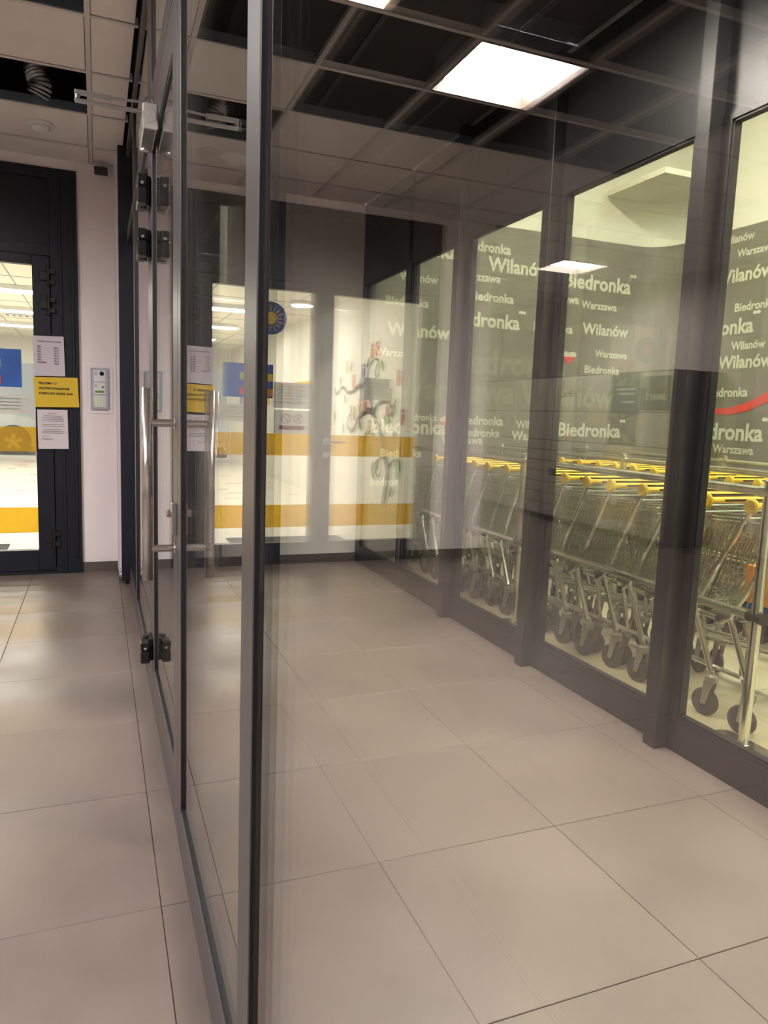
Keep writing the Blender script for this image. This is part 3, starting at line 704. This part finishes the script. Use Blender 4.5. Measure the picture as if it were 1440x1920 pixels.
for a, x0, x1, g0, g1 in (('right',-1.312,-.305,-1.225,-.42),('left',-2.30,-1.318,-2.20,-1.41)):
    lf = B2('door_leaf', M_NAVY, x0,g0,YB-.036,YB+.03,.03,2.32)
    B2('stile', M_NAVY, g1,x1,YB-.036,YB+.03,.03,2.32, parent=lf)
    B2('bottom_rail', M_NAVY, g0,g1,YB-.036,YB+.03,.03,.185, parent=lf); B2('top_rail', M_NAVY, g0,g1,YB-.036,YB+.03,2.255,2.32, parent=lf)
    B2('pane', G_DOOR, g0,g1,YB-.004,YB+.004,.185,2.255, bev=0, parent=lf)
    for z0, z1 in ((.92,1.10),(.315,.505)): B2('yellow_band', G_BAND, g0,g1,YB-.0075,YB-.0045,z0,z1, bev=0, parent=lf)
    hx = -.315 if a == 'right' else -2.295
    for z in (2.18,1.98,.27):
        b = MB().tube([(hx,YB-.05,z-.07),(hx,YB-.05,z+.07)],.013,10).bevbox(hx-.055,hx-.008,YB-.055,YB-.036,z-.03,z+.03,.003).bevbox(hx+.008,hx+.045,YB-.055,YB-.036,z-.055,z-.02,.003).bevbox(hx+.008,hx+.045,YB-.055,YB-.036,z+.02,z+.055,.003)
        b.build('hinge', M_BLACK, lf, O2)
    if a == 'left':
        h = MB().lathe((-1.365,YB-.036,1.045),(0,-1,0),[(.026,0),(.026,.006),(.011,.012),(.011,.05)],18).tube([(-1.365,YB-.083,1.045),(-1.49,YB-.083,1.04)],.0095,10).build('lever_handle', M_ALU, lf, O2)
        MB().lathe((-1.365,YB-.036,.93),(0,-1,0),[(.024,0),(.024,.008),(.02,.011)],18).build('key_rosette', M_ALU, lf, O2)

# ================================================================== THINGS ON THE BACK WALL AND DOORS
def sheet(name, m, x0, x1, z0, z1, lb, cat, y=YB-.046, tilt=0, grp=None):
    o = thing(name, ((x0+x1)/2,y,z0), lb, cat, grp); c = ((x0+x1)/2,y,z0); b = MB(); nx, nz = 6, 6; vs = []; fs = []
    for s in (0,1):
        for j in range(nz+1):
            for i in range(nx+1):
                u = i/nx; v = j/nz
                vs.append((x0+(x1-x0)*u+tilt*(v-.5), y-.0008*s-.004*math.sin(u*7+v*3)*math.sin(v*5)*.5-.001, z0+(z1-z0)*v-tilt*(u-.5)))
    n = (nx+1)*(nz+1)
    for j in range(nz):
        for i in range(nx):
            a = j*(nx+1)+i; fs.append((a,a+nx+1,a+nx+2,a+1)); fs.append((n+a,n+a+1,n+a+nx+2,n+a+nx+1))
    b.add(vs, fs).build('paper', m, o, c, smooth=True); o.select_set(False); return o, c
def sheet_text(o, c, s, m, x, z, w, y=YB-.0525, h=None, bold=.022):
    t = lettering(s, m, (x-c[0], y-c[1], z-c[2]), w, '-y', o, bold=bold); return t
o, c = sheet('group_list', M_LAM, -.425,-.218,1.475,1.76, 'laminated white sheet listing groups, taped above the yellow notice', 'notice', tilt=-.006)
sheet_text(o,c,'PROSIMY DZWONIĆ DO GRUP',M_INK,-.393,1.717,.155)
for k, (a, b_) in enumerate((('GR.1','006 #'),('GR.2','001 #'),('GR.3','005 #'),('GR.4','003 #'),('GR.5','002 #'),('GR.6','001 #'),('KUCHNIA','004 #'))):
    sheet_text(o,c,a,M_INK,-.397,1.678-.0185*k,.026 if k < 6 else .06); sheet_text(o,c,b_,M_INK,-.288,1.672-.0185*k,.032)
o, c = sheet('yellow_notice', M_YELLOWP, -.423,-.128,1.252,1.468, 'yellow laminated notice with three lines of capitals', 'notice', tilt=-.008)
for k, (s_, w) in enumerate((('PROSIMY O',.118),('PRZYPROWADZANIE',.205),('DZIECI DO GODZ. 8.30',.225))): sheet_text(o,c,s_,M_INK,-.392,1.415-.036*k,w)
o, c = sheet('letter_sheet', M_PAPER, -.407,-.203,.945,1.232, 'white printed letter with a signature, taped below the yellow notice', 'notice', tilt=-.003)
sheet_text(o,c,'ZAWIADOMIENIE',M_INK,-.335,1.203,.055)
for k in range(11):
    if k in (4,7): continue
    w = .15 if k%4 else .12; box('print_line', M_GREYP, o, -.305-w/2,-.305+w/2,YB-.0512,YB-.051,1.185-.0125*k,1.1885-.0125*k, org=c)
sheet_text(o,c,'Pozdrawiamy',M_GREYP,-.378,1.035,.05); sheet_text(o,c,'Przyjazna',M_INK,-.378,1.012,.07, bold=-.01)

YG = YB-.012
st, c = sheet('blue_poster', M_BLUE, -.912,-.505,1.385,1.655, 'crinkled blue poster with yellow and red squares taped on the door glass', 'poster', y=YG)
for x, z, m in ((-.882,1.55,M_YELLOW),(-.67,1.555,M_LIME),(-.882,1.43,M_ORANGE),(-.67,1.435,M_RED)):
    box('printed_square', m, st, x-.03,x+.03,YG-.0085,YG-.0075,z-.03,z+.03, org=c)
sun = thing('sun_sticker', (-.885,YG,1.895), 'round blue sticker with a yellow sun on the door glass', 'sticker'); c = (-.885,YG,1.895)
MB().lathe((-.885,YG+.004,2.026),(0,-1,0),[(.131,0),(.131,.002)],36).build('disc', M_DBLUE, sun, c)
MB().lathe((-.885,YG+.001,2.026),(0,-1,0),[(.05,0),(.05,.002)],24).build('sun_face', M_YELLOW, sun, c)
for k in range(16):
    a = k*math.pi/8; dx, dz = math.cos(a), math.sin(a); r0, r1 = .062, .098+.012*(k%2)
    MB().add([(-.885+dx*r0-dz*.005,YG-.0005,2.026+dz*r0+dx*.005),(-.885+dx*r0+dz*.005,YG-.0005,2.026+dz*r0-dx*.005),(-.885+dx*r1+dz*.002,YG-.0005,2.026+dz*r1-dx*.002),(-.885+dx*r1-dz*.002,YG-.0005,2.026+dz*r1+dx*.002)],[(0,1,2,3)]).build('ray', M_YELLOW, sun, c)
o, c = sheet('grey_notice', G_GREY, -1.215,-.92,1.31,1.52, 'translucent grey printed sheet taped above the prohibition sign', 'notice', y=YG)
for k in range(6): box('print_line', M_GREYP, o, -1.17,-.96+.02*(k%2),YG-.0065,YG-.006,1.485-.026*k,1.493-.026*k, org=c)
o, c = sheet('prohibition_sign', G_GREY, -1.215,-.925,1.10,1.295, 'translucent prohibition sheet with two struck-out circles and maroon bar', 'sign', y=YG)
for cx in (-1.125,-1.02):
    n = 24; b = MB(); vs = []
    for k in range(n):
        a = 2*math.pi*k/n; vs += [(cx+.040*math.cos(a),YG-.0068,1.225+.040*math.sin(a)),(cx+.033*math.cos(a),YG-.0068,1.225+.033*math.sin(a))]
    b.add(vs, [(2*k,2*k+1,(2*k+3)%(2*n),(2*k+2)%(2*n)) for k in range(n)])
    for sg in ((1,) if cx > -1.1 else (1,-1)):
        d = .026; e = .004; b.add([(cx-d-e*.7,YG-.0068,1.225-sg*(d-e*.7)),(cx-d+e*.7,YG-.0068,1.225-sg*(d+e*.7)),(cx+d+e*.7,YG-.0068,1.225+sg*(d-e*.7)),(cx+d-e*.7,YG-.0068,1.225+sg*(d+e*.7))],[(0,1,2,3)])
    b.build('struck_circle', M_ROSE, o, c)
box('maroon_bar', M_ROSE, o, -1.175,-.965,YG-.0075,YG-.0065,1.135,1.168, org=c)
o, c = sheet('grey_letter', G_GREY, -1.935,-1.665,1.41,1.595, 'translucent grey letter taped on the left door glass in front of the tree', 'notice', y=YG)
for k in range(8): box('print_line', M_GREYP, o, -1.90,-1.70-.02*(k%3),YG-.0065,YG-.006,1.565-.017*k,1.571-.017*k, org=c)
o, c = sheet('grey_leaflet', G_GREY, -.80,-.45,1.19,1.33, 'translucent grey leaflet taped below the blue poster', 'notice', y=YG)
for k in range(4): box('print_line', M_GREYP, o, -.75,-.52,YG-.0065,YG-.006,1.30-.025*k,1.307-.025*k, org=c)

# intercom
ic = thing('intercom', (.02,YB,1.22), 'silver door intercom with camera, display and keypad on the white wall', 'intercom'); O = (.02,YB,1.22)
box('back_plate', M_WHITEW, ic, -.067,.112,YB-.006,YB-.0005,1.215,1.565, org=O, bev=.002)
bd = box('body', mat('intercom_silver', (176,184,198), .35, .3), ic, -.042,.083,YB-.026,YB-.006,1.245,1.553, org=O, bev=.004)
mods = [box('module', M_WHITE, bd, -.022,.060,YB-.029,YB-.026,z,z+.085, org=O, bev=.001) for z in (1.452,1.360,1.264)]
MB().lathe((.036,YB-.029,1.512),(0,-1,0),[(.016,0),(.016,.003),(.012,.005)],20).build('camera_lens', M_LENS, bd, O)
for z0 in (1.500,1.410):
    for k in range(4): box('speaker_slot', M_GREYP, bd, -.016,.004,YB-.0296,YB-.029,z0+.006*k,z0+.003+.006*k, org=O)
box('display', M_GREEN, bd, -.012,.050,YB-.0297,YB-.029,1.370,1.386, org=O); box('sensor', M_LENS, bd, .034,.048,YB-.0297,YB-.029,1.408,1.418, org=O)
for r in range(4):
    for q in range(4):
        x = -.013+.0165*q+(.006 if q == 3 else 0); z = 1.277+.019*r
        MB().lathe((x,YB-.029,z),(0,-1,0),[(.0062,0),(.0062,.002)],8).build('key', M_KEYS, bd, O)
# security camera
sc_ = thing('security_camera', (.05,YB,2.99), 'small black-faced security camera on the white wall under the ceiling', 'camera'); O = (.05,YB,2.99)
MB().lathe((.075,YB-.001,2.985),(0,-1,0),[(.028,0),(.028,.012),(.014,.018)],16).build('wall_mount', M_WHITE, sc_, O)
MB().tube([(.075,YB-.012,2.985),(.06,YB-.05,2.97)],.008,8).build('bracket', M_WHITE, sc_, O)
MB().tube([(.066,YB-.03,2.955),(.03,YB-.15,2.925)],.040,4).build('body', M_BLACK, sc_, O)
MB().lathe((.0295,YB-.151,2.9248),(-.28,-.93,-.23),[(.018,0),(.018,.003),(.012,.005)],14).build('lens', M_LENS, sc_, O)
# smoke detectors
def detector(x, y, lb, r=.075):
    t = thing('smoke_detector', (x,y,HC), lb, 'detector', 'round ceiling detectors')
    MB().lathe((x,y,HC),(0,0,-1),[(r,0),(r,.008),(r*.93,.012)],28).build('base', M_WHITE, t, (x,y,HC))
    MB().lathe((x,y,HC-.012),(0,0,-1),[(r*.66,0),(r*.7,.014),(r*.62,.03),(r*.3,.036)],24).build('sensor_head', M_WHITE, t, (x,y,HC))
detector(-.30,5.27,'round white smoke detector on the lobby ceiling in front of the navy doors')
detector(.90,5.29,'round pale detector on the dark vestibule ceiling near the back wall', .09)

# ceiling panel lamps
def panel_lamp(x0, y0, e, lb, box_h=.11):
    x = x0+.3; y = y0+.3; O = (x,y,HC)
    t = thing('ceiling_lamp', O, lb, 'lamp', 'square recessed ceiling lamps'); b = MB(); a, i_ = .288, .272
    for s in (-1,1):
        b.box(min(x+s*a,x+s*i_),max(x+s*a,x+s*i_),y-a,y+a,HC-.004,HC+.075); b.box(x-i_,x+i_,min(y+s*a,y+s*i_),max(y+s*a,y+s*i_),HC-.004,HC+.075)
    b.build('frame', M_LAMPF, t, O)
    box('diffuser', e, t, x-i_,x+i_,y-i_,y+i_,HC+.066,HC+.072, org=O)
    box('housing', M_STEEL, t, x-.27,x+.27,y-.27,y+.27,HC+.076,HC+.076+box_h, org=O, bev=.01)
    for s in (-.8,.85): box('screw_lug', M_ALU, t, x+s*.25-.012,x+s*.25+.012,y-.275,y-.27,HC+.09,HC+.12, org=O)
nml = {(2,-1):'square ceiling lamp in the open grid whose reflection shines in the partition',(7,5):'square ceiling lamp in the corridor over the parcel lockers',(2,-7):'added square ceiling lamp behind the viewer, unseen',(5,-7):'added square ceiling lamp in the near left part of the lobby, unseen',(3,-4):'added square ceiling lamp just left of the viewer, unseen'}  # lamps behind and left of the viewer are added, unseen, for bounce light
for (i,j), lb in nml.items(): panel_lamp(GX0-.6*i-.6, GY0+.6*j, E_MAIN if (i,j) == (2,-1) else E_LOBBY, lb)
panel_lamp(.59, 2.57, E_VEST, 'square ceiling lamp over the middle of the vestibule'); panel_lamp(1.19, .77, E_VEST, 'added square ceiling lamp at the near end of the vestibule, unseen')  # near lamp is unseen, placed to brighten the near fascia and floor
# foil duct in the open ceiling cell
du = thing('flexible_duct', (-.29,4.87,3.02), 'crinkled foil duct hanging in the open ceiling cell', 'duct'); n = 64
MB().tube([(-.29+.012*math.sin(k*.25),4.87-.01*math.sin(k*.2),3.02+.5*k/n) for k in range(n+1)], [.056+.008*(k%2)+random.uniform(-.003,.003) for k in range(n+1)], 18).build('foil_hose', M_FOIL, du, (-.29,4.87,3.02))

# acrylic holder behind the partition door
ac = thing('acrylic_holder', (.30,2.13,1.18), 'empty clear acrylic poster holder behind the near partition pane', 'display holder'); O = (.30,2.13,1.18)
box('sheet', G_ACRYL, ac, .296,.300,1.905,2.37,1.18,1.77, org=O)
box('edge_glow_strip', G_EDGE, ac, .290,.308,1.897,1.905,1.178,1.772, org=O); box('edge_glow_strip', M_WHITE, ac, .295,.301,1.905,2.37,1.77,1.774, org=O)  # pale strips imitate light piped to the clear sheet's edges
box('edge_glow_strip', G_EDGE, ac, .290,.308,1.905,2.37,1.176,1.18, org=O); box('edge_glow_strip', M_WHITE, ac, .295,.301,2.37,2.376,1.18,1.77, org=O)
for z in (1.25,1.70): MB().tube([(.243,2.15,z),(.296,2.15,z)],.006,8).build('standoff', M_ALU, ac, O)

# ================================================================== PARCEL LOCKER
LX = -5.05; LY0 = 5.9; NC = 9; CW = .5
pl = thing('parcel_locker', (LX,LY0,0), 'long cream parcel locker with many small doors along the lobby wall', 'locker'); O = (LX,LY0,0)
box('body', M_LOCKB, pl, -5.72,LX,LY0,LY0+NC*CW,.0,1.86, org=O); box('plinth', M_BLACK, pl, -5.70,LX-.02,LY0+.01,LY0+NC*CW-.01,-.0,.06, org=O)
zs = [.07,.22,.36,.50,.64,.78,.92,1.05,1.42,1.85]
door_cache = {}
for c_ in range(NC):
    for r in range(len(zs)-1):
        if c_ == 1 and r >= 7: continue
        hh = zs[r+1]-zs[r]
        if hh not in door_cache: door_cache[hh] = MB().bevbox(LX,LX+.012,.006,CW-.006,.004,hh-.004,.003).mesh('door', M_LOCK, (LX,0,0))
        obj('door', door_cache[hh], pl, (0, c_*CW, zs[r]))
tp = box('terminal_panel', M_TEAL, pl, LX,LX+.014,LY0+CW+.02,LY0+2*CW-.02,1.41,1.80, org=O, bev=.006)
for k, (z, w) in enumerate(((1.66,.3),(1.61,.26),(1.52,.2))): box('print_line', M_LETTER, tp, LX+.0142,LX+.0148,LY0+CW+.08,LY0+CW+.08+w,z,z+.022, org=O)
ap = box('advert_panel', M_TEAL, pl, LX+.0125,LX+.016,LY0+.03,LY0+CW-.03,1.44,1.80, org=O, bev=.001)
lettering('SMART', M_LETTER, (.018,.10,1.55), .28, '+x', pl); lettering('InPost', M_INK, (.0135,1.62,1.60), .30, '+x', pl); lettering('paczkomat', M_INK, (.0135,1.35,.60), .75, '+x', pl)

# ================================================================== OUTSIDE: parked car
gr = box('ground', M_ASPH, None, -14, 12, HY+.05, 40, -.12, -.02, kind='structure', label='pale asphalt outside the hall window')
fa = struct('wall_street', label='pale facade across the street'); box('facade', M_FACADE, fa, -14,12,30,30.3,0,9)
car = thing('parked_car', (-3.2,20.6,0), 'white car parked outside beyond the hall window', 'car'); O = (-3.2,20.6,0)
prof = [(-5.35,.25),(-5.3,.75),(-5.15,.95),(-4.3,1.05),(-3.75,1.42),(-2.75,1.46),(-2.2,1.05),(-1.35,.86),(-1.12,.68),(-1.1,.3),(-1.25,.2),(-5.2,.2)]
MB().prism(prof, 'y', 20.05, 21.7).build('body', M_CAR, car, O)
MB().prism([(-4.2,1.06),(-3.72,1.37),(-3.25,1.39),(-3.25,1.06)],'y',20.04,20.05).build('side_window', M_DGLASS, car, O); MB().prism([(-3.18,1.06),(-3.18,1.39),(-2.8,1.39),(-2.35,1.06)],'y',20.04,20.05).build('side_window', M_DGLASS, car, O)
for x in (-1.93,-4.55):
    for yy, s in ((20.02,-1),(21.73,1)):
        MB().lathe((x,yy-s*.02,.34),(0,s,0),[(.40,0),(.40,.005)],28).build('wheel_arch', M_BLACK, car, O)
        w = MB().lathe((x,yy-s*.01,.33),(0,s,0),[(.31,0),(.31,.03),(.27,.04),(.2,.04)],28).build('wheel', M_BLACK, car, O)
        rim = MB()
        for k in range(5):
            a = 2*math.pi*k/5+.3; dx, dz = math.cos(a), math.sin(a); y_ = yy+s*.04
            rim.add([(x+dx*.03-dz*.04,y_,.33+dz*.03+dx*.04),(x+dx*.03+dz*.04,y_,.33+dz*.03-dx*.04),(x+dx*.2+dz*.055,y_,.33+dz*.2-dx*.055),(x+dx*.2-dz*.055,y_,.33+dz*.2+dx*.055)],[(0,1,2,3)])
        rim.lathe((x,yy+s*.035,.33),(0,s,0),[(.05,0),(.05,.012)],14); rim.build('rim', M_ALU, w, O)
